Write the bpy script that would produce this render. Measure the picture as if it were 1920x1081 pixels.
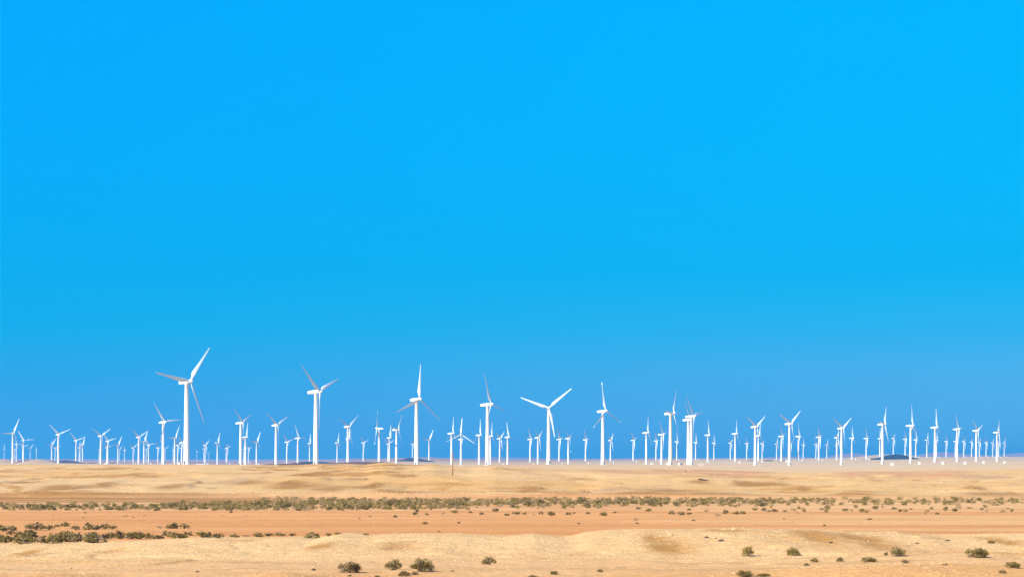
import bpy, math, random
import numpy as np
from mathutils import Vector, Matrix

for o in list(bpy.data.objects):
    bpy.data.objects.remove(o, do_unlink=True)
SC = bpy.context.scene
COL = SC.collection
R = math.radians
random.seed(7)
RNG = np.random.default_rng(11)

# ------------------------------------------------------------------ camera
F = 4516.0          # focal length in photograph pixels (1920 wide)
HOR = 857.0         # row of the level line
CAMZ = 10.0         # eye height above the wash floor
cam = bpy.data.cameras.new('camera')
cam.sensor_width = 36.0
cam.lens = 36.0 * F / 1920.0
cam.shift_y = (HOR - 540.5) / 1920.0
cam.clip_start = 0.5
cam.clip_end = 80000.0
camera = bpy.data.objects.new('camera', cam)
camera.location = (0, 0, CAMZ)
camera.rotation_euler = (R(90), 0, 0)
COL.objects.link(camera)
SC.camera = camera

# ------------------------------------------------------------------ light
EXPO = 1.0
SUN_EL, SUN_AZ = 32.0, 43.0       # azimuth: degrees to the left of straight behind the camera
sv = Vector((-math.sin(R(SUN_AZ)) * math.cos(R(SUN_EL)), -math.cos(R(SUN_AZ)) * math.cos(R(SUN_EL)), math.sin(R(SUN_EL))))
sun = bpy.data.lights.new('sun', 'SUN')
sun.energy = 5.0
sun.angle = R(0.5)
sun.color = (1.0, 0.93, 0.82)
sun_ob = bpy.data.objects.new('sun', sun)
sun_ob.rotation_euler = sv.to_track_quat('Z', 'Y').to_euler()
sun_ob.location = sv * 300
COL.objects.link(sun_ob)

SC.view_settings.view_transform = 'Standard'
SC.view_settings.look = 'None'
SC.view_settings.exposure = EXPO
SC.view_settings.gamma = 1.0
SC.view_settings.use_curve_mapping = False

world = bpy.data.worlds.new('World')
SC.world = world
world.use_nodes = True
nt = world.node_tree
nt.nodes.clear()
def N(t, **kw):
    n = nt.nodes.new(t)
    for k, v in kw.items():
        setattr(n, k, v)
    return n
L = lambda a, b: nt.links.new(a, b)
out = N('ShaderNodeOutputWorld')
bg = N('ShaderNodeBackground')
bg.inputs['Strength'].default_value = 0.1
sky = N('ShaderNodeTexSky', sky_type='NISHITA')
sky.sun_disc = False
sky.sun_elevation = R(SUN_EL)
sky.sun_rotation = math.atan2(sv.x, sv.y)
sky.air_density, sky.dust_density, sky.ozone_density = 1.0, 0.2, 4.0
tc = N('ShaderNodeTexCoord')
sep = N('ShaderNodeSeparateXYZ')
L(tc.outputs['Generated'], sep.inputs[0])
mr = N('ShaderNodeMapRange')
mr.inputs['From Min'].default_value = 0.0
mr.inputs['From Max'].default_value = 0.5
L(sep.outputs['Z'], mr.inputs['Value'])
def srgb(c):
    return tuple(((x / 255) / 12.92 if x / 255 <= 0.04045 else ((x / 255 + 0.055) / 1.055) ** 2.4) for x in c)
STOPS = (0.0, 0.017, 0.036, 0.052, 0.075, 0.12, 0.19, 0.32, 0.5)
SKY_L = ((66, 158, 230), (58, 162, 231), (34, 168, 233), (4, 174, 237), (0, 174, 241), (0, 173, 250), (0, 169, 255), (0, 138, 236), (6, 112, 214))
SKY_R = ((92, 174, 236), (88, 177, 236), (78, 180, 238), (46, 182, 241), (4, 183, 246), (0, 185, 253), (0, 184, 255), (0, 148, 238), (6, 112, 214))
def sky_ramp(cols):
    rp = N('ShaderNodeValToRGB')
    els = rp.color_ramp.elements
    while len(els) < len(STOPS):
        els.new(0.5)
    for e, p, c in zip(els, STOPS, cols):
        e.position = p / 0.5
        e.color = (*srgb(c), 1)
    L(mr.outputs[0], rp.inputs['Fac'])
    return rp
rl, rr = sky_ramp(SKY_L), sky_ramp(SKY_R)
across = N('ShaderNodeMapRange', interpolation_type='SMOOTHSTEP')
across.inputs['From Min'].default_value = -0.30
across.inputs['From Max'].default_value = 0.30
L(sep.outputs['X'], across.inputs['Value'])
ramp = N('ShaderNodeMix', data_type='RGBA')
L(across.outputs[0], ramp.inputs[0])
L(rl.outputs[0], ramp.inputs[6])
L(rr.outputs[0], ramp.inputs[7])
sc1 = N('ShaderNodeMix', data_type='RGBA', blend_type='MULTIPLY')
sc1.inputs[0].default_value = 1.0
k = 1.0 / (0.1 * 2 ** EXPO)
L(ramp.outputs[2], sc1.inputs[6])
sc1.inputs[7].default_value = (k, k, k, 1)
# above the band in view the clear desert sky carries on as the physical sky
hi = N('ShaderNodeMapRange')
hi.inputs['From Min'].default_value = 0.2
hi.inputs['From Max'].default_value = 0.75
hi.inputs['To Max'].default_value = 0.8
L(sep.outputs['Z'], hi.inputs['Value'])
mx = N('ShaderNodeMix', data_type='RGBA')
L(hi.outputs[0], mx.inputs[0])
L(sc1.outputs[2], mx.inputs[6])
L(sky.outputs[0], mx.inputs[7])
L(mx.outputs[2], bg.inputs['Color'])
L(bg.outputs[0], out.inputs['Surface'])

# ------------------------------------------------------------------ helpers
def mesh(name, verts, faces, mat, smooth=False):
    me = bpy.data.meshes.new(name)
    me.from_pydata([tuple(map(float, v)) for v in verts], [], faces)
    if mat is not None:
        me.materials.append(mat)
    if smooth:
        me.polygons.foreach_set('use_smooth', [True] * len(me.polygons))
    me.update()
    return me
def ob(name, me, parent=None, loc=None, rot=None):
    o = bpy.data.objects.new(name, me)
    COL.objects.link(o)
    if parent is not None:
        o.parent = parent
    if loc is not None:
        o.location = loc
    if rot is not None:
        o.rotation_euler = rot
    return o
def tag(o, label=None, cat=None, group=None, kind=None):
    for k_, v in (('label', label), ('category', cat), ('group', group), ('kind', kind)):
        if v:
            o[k_] = v
    return o
ONES = ['', 'first', 'second', 'third', 'fourth', 'fifth', 'sixth', 'seventh', 'eighth', 'ninth', 'tenth', 'eleventh', 'twelfth',
        'thirteenth', 'fourteenth', 'fifteenth', 'sixteenth', 'seventeenth', 'eighteenth', 'nineteenth']
TENS = {2: ('twentieth', 'twenty'), 3: ('thirtieth', 'thirty'), 4: ('fortieth', 'forty'), 5: ('fiftieth', 'fifty'), 6: ('sixtieth', 'sixty'),
        7: ('seventieth', 'seventy'), 8: ('eightieth', 'eighty'), 9: ('ninetieth', 'ninety')}
def ordinal(n):
    if n < 20:
        return ONES[n]
    t, r = divmod(n, 10)
    return TENS[t][0] if r == 0 else TENS[t][1] + '-' + ONES[r]

def material(name, base, rough=0.9, var=0.12, scale=3.0, bump=0.0, bump_scale=20.0, attr=None, spec=0.3, objvar=0.0, facevar=None):
    """Principled material whose colour is broken up by two octaves of object-space noise."""
    m = bpy.data.materials.new(name)
    m.use_nodes = True
    t = m.node_tree
    b = t.nodes['Principled BSDF']
    b.inputs['Roughness'].default_value = rough
    b.inputs['Specular IOR Level'].default_value = spec
    co = t.nodes.new('ShaderNodeTexCoord')
    nz = t.nodes.new('ShaderNodeTexNoise')
    nz.inputs['Scale'].default_value = scale
    nz.inputs['Detail'].default_value = 5.0
    t.links.new(co.outputs['Object'], nz.inputs['Vector'])
    mp = t.nodes.new('ShaderNodeMapRange')
    mp.inputs['From Min'].default_value = 0.3
    mp.inputs['From Max'].default_value = 0.7
    mp.inputs['To Min'].default_value = 1.0 - var
    mp.inputs['To Max'].default_value = 1.0 + var
    t.links.new(nz.outputs['Fac'], mp.inputs['Value'])
    mul = t.nodes.new('ShaderNodeVectorMath')
    mul.operation = 'SCALE'
    t.links.new(mp.outputs[0], mul.inputs['Scale'])
    if attr:
        a = t.nodes.new('ShaderNodeAttribute')
        a.attribute_name = attr
        t.links.new(a.outputs['Color'], mul.inputs[0])
    else:
        mul.inputs[0].default_value = base
    src = mul.outputs[0]
    if objvar:
        oi = t.nodes.new('ShaderNodeObjectInfo')
        hs = t.nodes.new('ShaderNodeHueSaturation')
        for sock, lo, hi_ in (('Value', 1 - objvar, 1 + objvar), ('Hue', 0.5 - 0.012, 0.5 + 0.008)):
            q = t.nodes.new('ShaderNodeMapRange')
            q.inputs['To Min'].default_value = lo
            q.inputs['To Max'].default_value = hi_
            t.links.new(oi.outputs['Random'], q.inputs['Value'])
            t.links.new(q.outputs[0], hs.inputs[sock])
        t.links.new(src, hs.inputs['Color'])
        src = hs.outputs[0]
    t.links.new(src, b.inputs['Base Color'])
    if bump:
        n2 = t.nodes.new('ShaderNodeTexNoise')
        n2.inputs['Scale'].default_value = bump_scale
        n2.inputs['Detail'].default_value = 6.0
        t.links.new(co.outputs['Object'], n2.inputs['Vector'])
        bp = t.nodes.new('ShaderNodeBump')
        bp.inputs['Strength'].default_value = bump
        bp.inputs['Distance'].default_value = 0.3
        t.links.new(n2.outputs['Fac'], bp.inputs['Height'])
        t.links.new(bp.outputs[0], b.inputs['Normal'])
    return m

# value noise
PERM = RNG.permutation(512)
PERM = np.concatenate([PERM, PERM])
RV = RNG.random(1024)
def vnoise(x, y):
    xi = np.floor(x).astype(np.int64); yi = np.floor(y).astype(np.int64)
    xf = x - xi; yf = y - yi
    u = xf * xf * xf * (xf * (xf * 6 - 15) + 10); v = yf * yf * yf * (yf * (yf * 6 - 15) + 10)
    h = lambda a, b: RV[PERM[(PERM[a & 511] + b) & 511]]
    a = h(xi, yi); b = h(xi + 1, yi); c = h(xi, yi + 1); d = h(xi + 1, yi + 1)
    return (a * (1 - u) + b * u) * (1 - v) + (c * (1 - u) + d * u) * v * 1.0
def fbm(x, y, o=4, g=0.5):
    s = 0; a = 1; n = 0
    for i in range(o):
        s = s + a * (vnoise(x + 37.7 * i, y + 91.3 * i) - 0.5); n += a; a *= g; x = x * 2.03; y = y * 2.03
    return s / n * 2            # about -1..1
def sstep(a, b, x):
    t = np.clip((x - a) / (b - a), 0, 1)
    return t * t * (3 - 2 * t)

# ------------------------------------------------------------------ survey of the turbines (tower column, hub row, foot row, yaw, rotor phase)
TURB = [
(7.9,840.9,860.2,31,116),(23.8,811.1,867.8,40,28),(27.1,842.3,864.4,39,61),(30.8,832.3,864.4,19,98),(42.5,836.5,859.8,49,78),
(43.8,824.8,865.7,46,86),(56.7,840.2,861.9,40,42),(68.2,842.3,861.1,19,96),(96.5,837.3,861.5,28,2),(97.1,833.8,864,43,36),
(103.3,839.4,864.8,25,72),(107.9,841.5,864,19,52),(109.2,813.6,868.2,43,70),(142.5,825.2,865,37,74),(148.5,840,865.7,39,10),
(150.2,837.3,865.8,19,48),(155,833.2,866.5,28,20),(185.8,842.8,864.8,19,36),(188.8,816.5,868.6,37,60),(200.2,838.3,868.2,28,76),
(202.1,826.1,868.6,34,76),(221.1,833.8,869.8,31,32),(223.9,842.8,864,31,45),(233.5,842.8,866.5,19,92),(249.8,838.8,869.4,25,60),
(260,818.6,869,34,64),(270,826.9,869.4,25,28),(274.2,842.3,866.9,22,64),(278.6,833.6,869,34,80),(296,839,869.4,19,80),
(305.8,790.5,871.2,37,84),(309.2,841.1,864,31,62),(324.6,844,864.4,19,96),(327.5,820,868.6,31,30),(333.2,834.4,869,19,70),
(340.2,839.4,866.1,19,82),(341,829,869.8,28,70),(349.8,714.5,871.2,41,40),(369.2,847.1,863.6,34,88),(382.3,840.7,865.7,19,46),
(384.8,834,869,19,58),(391,849.4,863.2,46,60),(407.5,829.4,869.8,19,26),(423.8,841.1,864.8,19,42),(425.7,839.4,869,19,74),
(451.1,792,872.1,19,68),(457,841.3,869,36,21),(460.1,818.7,871.5,28,14),(465.8,839.9,868.3,19,80),(480.9,827.8,869.7,28,32),
(517.4,796.2,871.8,31,64),(537.8,828.1,867.9,25,76),(558.3,820.5,871.8,28,96),(580.5,830.6,864.9,34,6),(592.1,733.4,871.3,28,70),
(632.2,829.4,866.5,19,22),(652.2,799,868.6,34,54),(652.9,821.9,866.5,28,12),(681.2,829.4,864,25,74),(710.8,802.3,869.2,181,28),
(727.5,831.9,864.4,37,65),(730,819.8,864,28,10),(743.3,804.8,871.1,22,38),(773.2,831.9,857.8,19,74),(780.9,747.8,871.9,43,8),
(804.4,823.2,862.8,40,32),(846.4,811.5,871.9,22,14),(864.2,823.2,866.1,19,90),(864.3,814,871.9,86,4),(898.3,814.8,871.5,31,6),
(914,757.5,871.5,22,100),(919.2,816.9,871.1,19,16),(936.9,821.5,865.7,22,56),(951.7,818.6,871.1,40,112),(993.9,822.8,865.7,19,90),
(1008.5,819.8,869.8,19,58),(1028.6,764.2,869.7,84,50),(1048.3,822.8,864.4,19,84),(1065.4,821.1,869.8,19,62),(1097.9,823.6,864,19,86),
(1130.2,770,870.5,37,114),(1144.6,824.8,863.6,19,48),(1187.2,824.8,862.8,19,74),(1211.7,810.5,869.4,19,18),(1230,825.7,861.9,19,84),
(1240.4,813.6,871.1,19,82),(1257,774.3,871,22,34),(1268.9,827.3,861.9,19,114),(1290.4,786.1,871,22,78),(1295.9,779.8,870.7,25,80),
(1304.3,828.6,861.9,19,0),(1327.1,814.7,865.7,28,0),(1338.5,829.7,861.5,19,116),(1369.4,829.8,861.1,22,60),(1378.3,812.3,864.8,19,20),
(1400,830.7,860.7,19,86),(1415.8,799.4,871.5,37,58),(1421.7,816.1,864,34,18),(1429,830.7,861.1,19,70),(1456,831.5,860.7,19,36),
(1465,816.9,864,19,78),(1480,793.6,871.5,40,54),(1481.9,831.7,860.7,19,70),(1497.1,817.3,864,19,108),(1506.1,833.2,859.8,19,106),
(1529.8,832.3,859.8,19,82),(1535.2,818.6,863.2,19,82),(1550.2,833.6,859.8,19,34),(1568.3,834.2,859.4,38,57),(1568.9,819.8,861.9,19,44),
(1577.7,801.9,871.5,40,58),(1597.2,820.4,861.5,19,2),(1624.2,821.1,861.1,19,94),(1649.6,821.1,856.1,31,2),(1654.6,794.4,869.4,22,36),
(1675,821.1,851.1,19,60),(1697.2,822.3,856.1,19,90),(1707.3,796.9,867.6,19,8),(1717.1,823.6,857.8,19,118),(1737.9,824.4,857.3,19,32),
(1753,800.3,866.5,28,6),(1756,824.8,857.3,19,8),(1774,826.7,856.9,19,84),(1791.2,826.5,856.9,19,68),(1794.4,803.6,865.3,25,86),
(1807.1,826.9,856.5,19,72),(1821.7,827.8,856.1,19,70),(1830.4,806.5,864.8,31,70),(1836.5,828.2,856.1,19,60),(1848.9,829,856.1,19,80),
(1861.1,829.4,856.1,19,52),(1869.2,809.8,864.8,19,42),(1872.5,829,856.1,19,56),(1882.9,829.8,855.7,19,38)
]
HUB_H = 50.0
def t_dist(t):
    return HUB_H * F / (t[2] - t[1])
PX = []      # control points of the plain: (x/y, ln y, z)
for t in TURB:
    d = t_dist(t)
    PX.append(((t[0] - 960) / F, math.log(d), CAMZ - (t[2] - HOR) * d / F))
for u_, z_ in ((-0.35, -10), (-0.2, -12), (-0.12, -12), (-0.05, -9), (0.0, -4), (0.05, -3), (0.1, 4), (0.16, 12), (0.21, 14), (0.35, 14)):
    for d in (14000, 20000, 32000):
        PX.append((u_, math.log(d), z_ * (1 if u_ < 0.08 else 1 + 0.3 * (d > 15000))))
for u_ in (-0.35, -0.27, 0.27, 0.35):
    for d in (1500, 3000, 6000):
        PX.append((u_, math.log(d), 4.0))
PX = np.array(PX)
def plain(u, ly):
    num = np.zeros_like(u); den = np.zeros_like(u)
    for a, b, z in PX:
        w = 1.0 / (((u - a) / 0.02) ** 2 + ((ly - b) / 0.12) ** 2 + 0.004) ** 1.6
        num += w * z; den += w
    return num / den

# crest of the near bank (x at 250 m, z)
CR = [(0, 1020), (150, 1018), (250, 1015), (370, 1008), (470, 1009), (560, 1007), (590, 1009), (640, 1000), (700, 1003), (740, 1001), (850, 1001),
      (920, 1005), (950, 1005), (1000, 1002), (1060, 1008), (1080, 1005), (1100, 999), (1140, 995), (1200, 993), (1300, 993), (1390, 990), (1440, 994),
      (1480, 993), (1515, 991), (1540, 994), (1600, 998), (1680, 997), (1720, 1001), (1800, 1003), (1920, 1001)]
CRX = np.array([(p - 960) * 250 / F for p, y in CR]); CRZ = np.array([CAMZ - (y - HOR) * 250 / F for p, y in CR])
# crest of the far sand bluff (x at 880 m, z)
BL = [(-600, 871), (0, 870.5), (150, 871), (560, 871.5), (600, 868.8), (625, 870), (655, 868.5), (685, 870.5), (700, 868), (722, 866.5), (740, 868), (760, 871),
      (790, 870.5), (812, 869.5), (840, 873), (880, 876), (930, 873), (960, 876), (1010, 878), (1100, 880), (1180, 880), (1225, 878.5), (1260, 880.5), (1300, 880),
      (1400, 883), (1480, 886), (1560, 885), (1600, 884), (1700, 884.5), (1780, 882.5), (1850, 884), (1920, 882), (2500, 882)]
BLX = np.array([(p - 960) * 880 / F for p, y in BL]); BLZ = np.array([CAMZ - (y - HOR) * 880 / F for p, y in BL])

def mound(X, Y, cx, cy, rx, ry, h, p=1.0):
    q = ((X - cx) / rx) ** 2 + ((Y - cy) / ry) ** 2
    return h * np.exp(-q * p)
def px_at(px, d):
    return (px - 960) * d / F

# hollows and orange-brown colour patches on the near bank: (px, row, half width px, depth half m, depth m)
HOLLOW = [(1262, 1026, 44, 6, 0.5), (1224, 1019, 20, 5, 0.3), (1538, 1022, 30, 7, 0.5), (1505, 1015, 26, 5, 0.2), (1615, 1020, 40, 7, 0.4), (1660, 1028, 40, 4, 0.2),
          (745, 1024, 34, 5, 0.25), (600, 1024, 26, 4, 0.15), (50, 1027, 16, 4, 0.2), (205, 1028, 22, 3, 0.1), (1885, 1020, 22, 6, 0.4), (1360, 1013, 34, 4, 0.2), (1720, 1012, 26, 3, 0.2)]
def row_y(row, z):
    return (CAMZ - z) * F / (row - HOR)
HOLL = [(px_at(p, row_y(r, 1.5)), row_y(r, 1.5), w * row_y(r, 1.5) / F, dh, dp) for p, r, w, dh, dp in HOLLOW]
BLUFFPATCH = [(1265, 921, 80, 10), (1180, 926, 70, 8), (1060, 927, 40, 5), (990, 919, 30, 8), (560, 911, 55, 14), (620, 916, 40, 10), (540, 907, 30, 6), (1330, 927, 110, 7), (1600, 927, 60, 6),
              (1860, 926, 60, 6), (1310, 904, 24, 5), (1410, 909, 40, 6), (1500, 917, 30, 6), (1825, 914, 24, 6), (195, 908, 20, 6), (320, 912, 30, 8), (760, 923, 70, 5), (700, 912, 24, 6),
              (40, 904, 40, 5), (110, 913, 40, 5), (460, 905, 40, 5), (1440, 910, 50, 4)]
BPATCH = []

def ledge(X, Y, s1, s2):
    return fbm(X / 52 + s1, Y / 66 + s2, 4, 0.45)
def height(X, Y, patches=True):
    X = np.asarray(X, float); Y = np.asarray(Y, float)
    Ys = np.maximum(Y, 60.0)
    # near flat and bank
    n1 = fbm(X / 9.0, Y / 9.0, 4)
    n2 = fbm(X / 1.6 + 5, Y / 1.6 + 9, 3)
    zc = np.interp(X, CRX, CRZ)
    t = sstep(203, 249, Y + 6 * fbm(X / 14 + 3, Y * 0 + 1.5, 3))
    near = 1.05 + 0.18 * n1 + 0.03 * n2
    near = near + mound(X, Y, 33, 184, 11, 9, 0.75) + mound(X, Y, 22, 180, 9, 6, 0.35) + mound(X, Y, 41, 205, 12, 12, 0.35)
    near = near + mound(X, Y, -17, 176, 2.6, 5, 0.55) + mound(X, Y, -34.5, 177, 3, 5, 0.4)
    bank = near * (1 - t) + (zc + 0.05 * n2) * t + (0.22 * n1 + 0.10 * n2) * t * (1 - sstep(236, 249, Y))
    for s1, s2 in ((3, 5), (31, 47)):
        bank = bank + 0.13 * (sstep(-0.03, 0.03, fbm(X / 17 + s1, Y / 13 + s2, 4, 0.45)) - 0.5) * sstep(190, 204, Y) * (1 - sstep(238, 248, Y))
    for cx, cy, rx, ry, dp in HOLL:
        bank = bank - mound(X, Y, cx, cy, rx, ry, dp * 0.45, 1.6)
    back = sstep(251, 292, Y + 3 * n1)
    wash = 0.05 + 0.07 * fbm(X / 30, Y / 30, 3) + 0.02 * n2
    z = bank * (1 - back) + wash * back
    # sand bluff
    lob = fbm(X / 70 + 11, Y / 95 + 2, 5, 0.55)
    lob2 = 1 - np.abs(fbm(X / 38 + 51, Y / 60 + 22, 4)) * 2
    xs = X * 880 / np.clip(Y, 600, 1000)
    zb = np.interp(xs, BLX, BLZ)
    foot = 590 + 14 * fbm(X / 60 + 7, Y * 0 + 3, 3)
    tb = np.clip((Y - foot) / (880 - foot), 0, 1)
    prof = 0.12 * sstep(0, 0.03, tb) + 0.88 * tb ** 1.02
    hum = np.clip(fbm(X / 110 + 31, Y / 110 + 17, 3) * 1.6 + 0.45, 0.12, 1)
    rel = (0.95 * lob + 0.4 * lob2 - 0.2 + 0.8 * hum * (0.9 * fbm(X / 22 + 4, Y / 26 + 6, 4) + 0.45 * fbm(X / 8 + 14, Y / 9 + 26, 3))) * np.clip(tb * 5, 0, 1) * (1 - sstep(0.70, 0.98, tb))
    face = zb * prof + np.minimum(rel, 0.9 * (CAMZ - zb * prof) * 0.16 + 0.5)
    for s1, s2, amp in ((13, 61, 0.5), (77, 23, 0.4), (140, 9, 0.35)):
        face = face + amp * (sstep(-0.03, 0.03, ledge(X, Y, s1, s2)) - 0.5) * np.clip(tb * 9 - 0.3, 0, 1) * (1 - sstep(0.8, 1.0, tb))
    for cx, cy, rx, ry in (BPATCH if patches else ()):
        face = face + mound(X, Y, cx, cy + ry, rx, ry, 0.35, 1.2)
    z = np.where(Y > foot, wash * (1 - np.clip(tb * 8, 0, 1)) + face + 0.06 * fbm(X / 6, Y / 6, 3) * np.clip(tb * 8, 0, 1), z)
    # turbine plain
    far = Y > 860
    if far.any():
        u = X[far] / Y[far]; ly = np.log(Y[far])
        zp = plain(u, ly) + (0.5 * fbm(X[far] / 160, Y[far] / 220, 4)) * np.clip(1.2 - (ly - 7.2), 0.15, 1) * sstep(900, 1250, Y[far]) * 0.6
        a = sstep(890, 1300, Y[far])
        z[far] = z[far] * (1 - a) + zp * a
    # road embankment the camera stands on
    e = 1 - sstep(8, 40, Y)
    z = z * (1 - e) + 8.35 * e
    return z

YB = np.arange(560, 900, 0.5)
for p, r, w, dh in BLUFFPATCH:
    hit = height((p - 960) / F * YB, YB, False) >= CAMZ - (r - HOR) / F * YB
    yy = float(YB[np.argmax(hit)]) if hit.any() else 860.0
    BPATCH.append((px_at(p, yy), yy, w * yy / F, dh * 2.0))

def soil(X, Y, Z):
    """Ground colours: cream gravel, pink wash silt, ochre hollows, yellow bluff sand, pale plain with a far haze tint."""
    def c(*v): return np.array(v)[None, :]
    def mixc(a, b, t): return a * (1 - t[:, None]) + b * t[:, None]
    n = fbm(X / 12, Y / 12, 4); nf = fbm(X / 2.2, Y / 2.2, 3); nw = fbm(X / 90, Y / 11, 4); nl = fbm(X / 240 + 9, Y / 60 + 4, 4)
    cream = c(0.52, 0.333, 0.152); pink = c(0.51, 0.262, 0.096); rose = c(0.485, 0.215, 0.068); ochre = c(0.30, 0.145, 0.034)
    sand = c(0.55, 0.35, 0.152); pale = c(0.55, 0.39, 0.225); red = c(0.42, 0.205, 0.115); silt = c(0.27, 0.118, 0.020); orange = c(0.49, 0.27, 0.095)
    st = fbm(X / 26 + 2, Y / 3.2, 4)
    col = mixc(np.repeat(c(0.56, 0.33, 0.148), len(X), 0), np.repeat(cream, len(X), 0), np.clip(0.5 + 0.9 * n, 0, 1) * 0.75)
    col = mixc(col, np.repeat(orange * 0.82, len(X), 0), np.clip(st * 2.2 - 0.35, 0, 0.55) * sstep(183, 196, Y))
    col = mixc(col, np.repeat(pink, len(X), 0), (1 - sstep(176, 196, Y + 7 * n)) * 0.75)
    bank = sstep(202, 228, Y + 8 * n)
    col = mixc(col, np.repeat(cream * 1.06, len(X), 0), bank * np.clip(0.9 + 0.4 * n, 0, 1))
    rm = np.clip(mound(X, Y, 32, 183, 15, 13, 1.5), 0, 1)
    col = mixc(col, np.repeat(orange, len(X), 0), rm * np.clip(0.55 + 1.1 * nf, 0, 1) * 0.8)
    for s1, s2 in ((3, 5), (31, 47)):
        er = np.clip(1.2 - np.abs(fbm(X / 17 + s1, Y / 13 + s2, 4, 0.45)) / 0.045, 0, 1) * sstep(190, 204, Y)
        col = mixc(col, np.repeat(c(0.40, 0.22, 0.075), len(X), 0), er * np.clip(0.1 + 2.0 * fbm(X / 30 + s2, Y / 30 + s1, 3), 0, 0.7))
    och = np.clip(0.25 * (fbm(X / 7 + 20, Y / 16 + 20, 3) - 0.35) * 4, 0, 1) * bank
    for cx, cy, rx, ry, dp in HOLL:
        och = och + mound(X, Y, cx, cy, rx * 1.2, ry * 1.5, 1.15, 1.25) * (0.8 + 0.5 * nf + 0.5 * n)
    col = mixc(col, np.repeat(c(0.315, 0.152, 0.036), len(X), 0), np.clip(och * (1.0 + 0.6 * fbm(X / 4 + 8, Y / 7 + 2, 4)), 0, 0.88))
    w = sstep(250, 262, Y + 3 * n)
    washc = mixc(np.repeat(rose, len(X), 0), np.repeat(pink * 1.1, len(X), 0), np.clip(0.5 + 0.9 * nw, 0, 1))
    washc = mixc(washc, np.repeat(c(0.56, 0.345, 0.165), len(X), 0), np.clip(sstep(395, 500, Y + 90 * nl + 30 * n) * (0.6 + 0.9 * nw), 0, 1))
    washc = mixc(washc, np.repeat(c(0.56, 0.325, 0.135), len(X), 0), np.clip(sstep(10, 60, X + 25 * nl) * (0.55 + 1.0 * nw), 0, 0.8))
    col = mixc(col, washc, w)
    # brown silt scarp at the bluff foot, widest on the left
    xl = 1 - sstep(-62, -44, X)
    fo = 590 + 14 * fbm(X / 60 + 7, Y * 0 + 3, 3)
    b = sstep(fo + 2, fo + 14, Y)
    bl = mixc(np.repeat(sand, len(X), 0), np.repeat(c(0.53, 0.305, 0.105), len(X), 0), np.clip(0.35 + 1.2 * fbm(X / 50 + 1, Y / 50, 4), 0, 1))
    bl = mixc(bl, np.repeat(pale * 1.05, len(X), 0), np.clip(0.1 + 1.0 * nl, 0, 1) * 0.6)
    so = np.zeros_like(X)
    for cx, cy, rx, ry in BPATCH:
        so = so + mound(X, Y, cx, cy, rx, ry, 1.0, 1.3)
    bl = mixc(bl, np.repeat(ochre * 0.9, len(X), 0), np.clip(so * (1.0 + 0.7 * nf + 0.5 * n) + np.clip(fbm(X / 30 + 77, Y / 45 + 8, 4) - 0.38, 0, 1) * 1.2, 0, 0.9))
    for s1, s2, wd in ((13, 61, 0.05), (77, 23, 0.04), (140, 9, 0.035)):
        er = np.clip(1.3 - np.abs(ledge(X, Y, s1, s2)) / wd, 0, 1)
        bl = mixc(bl, np.repeat(ochre * 1.1, len(X), 0), er * np.clip(0.15 + 2.2 * fbm(X / 70 + s2, Y / 70 + s1, 3), 0, 0.85))
    mg = np.clip(fbm(X / 26 + 43, Y / 60 + 14, 4) * 5 - 2.1, 0, 0.75)
    bl = mixc(bl, np.repeat(c(0.36, 0.235, 0.14), len(X), 0), mg * 0.7)
    # reddish marl outcrops near the right-hand crest
    px = 960 + F * X / np.maximum(Y, 60)
    rd = (sstep(1060, 1180, px) * (1 - sstep(1420, 1470, px)) + 0.8 * sstep(1540, 1600, px) * (1 - sstep(1800, 1850, px)) + 0.5 * sstep(960, 990, px) * (1 - sstep(1050, 1080, px))) * sstep(775, 800, Y + 40 * nl) * (1 - sstep(890, 930, Y))
    bl = mixc(bl, np.repeat(red, len(X), 0), np.clip(rd * (0.6 + 1.2 * n), 0, 0.9))
    col = mixc(col, bl, b)
    sl = sstep(fo - 78, fo - 60, Y + 8 * n) * (1 - sstep(fo + 4, fo + 16, Y + 10 * n)) * xl
    col = mixc(col, np.repeat(silt, len(X), 0), np.clip(sl * (0.75 + 1.1 * fbm(X / 60 + 3, Y / 5, 4)), 0, 0.95))
    sl2 = sstep(fo - 4, fo, Y) * (1 - sstep(fo + 6, fo + 14, Y)) * np.clip(0.3 + 1.5 * nl, 0, 1)
    col = mixc(col, np.repeat(ochre, len(X), 0), np.clip(sl2, 0, 0.8))
    p = sstep(930, 1200, Y + 120 * nl)
    pl = mixc(np.repeat(pale, len(X), 0), np.repeat(sand, len(X), 0), np.clip(0.3 + 1.0 * fbm(X / 300, Y / 500, 4), 0, 1) * 0.7)
    pl = mixc(pl, np.repeat(red, len(X), 0), np.clip(fbm(X / 260 + 5, Y / 700 + 3, 4) - 0.35, 0, 1) * 1.6)
    pl = mixc(pl, np.repeat(c(0.36, 0.20, 0.15), len(X), 0), sstep(3600, 7000, Y) * (1 - sstep(0.0, 0.12, X / np.maximum(Y, 60))) * 0.9)  # mauve-brown towards the far left, distance haze put into the ground colour
    pl = mixc(pl, np.repeat(c(0.54, 0.29, 0.25), len(X), 0), sstep(8500, 12000, Y) * 0.9)  # farthest ground tinted pinkish lilac, haze painted into its colour
    col = mixc(col, pl, p)
    col = col * (1 + 0.10 * nf + 0.08 * n)[:, None]
    return np.clip(col, 0.02, 0.9)

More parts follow.
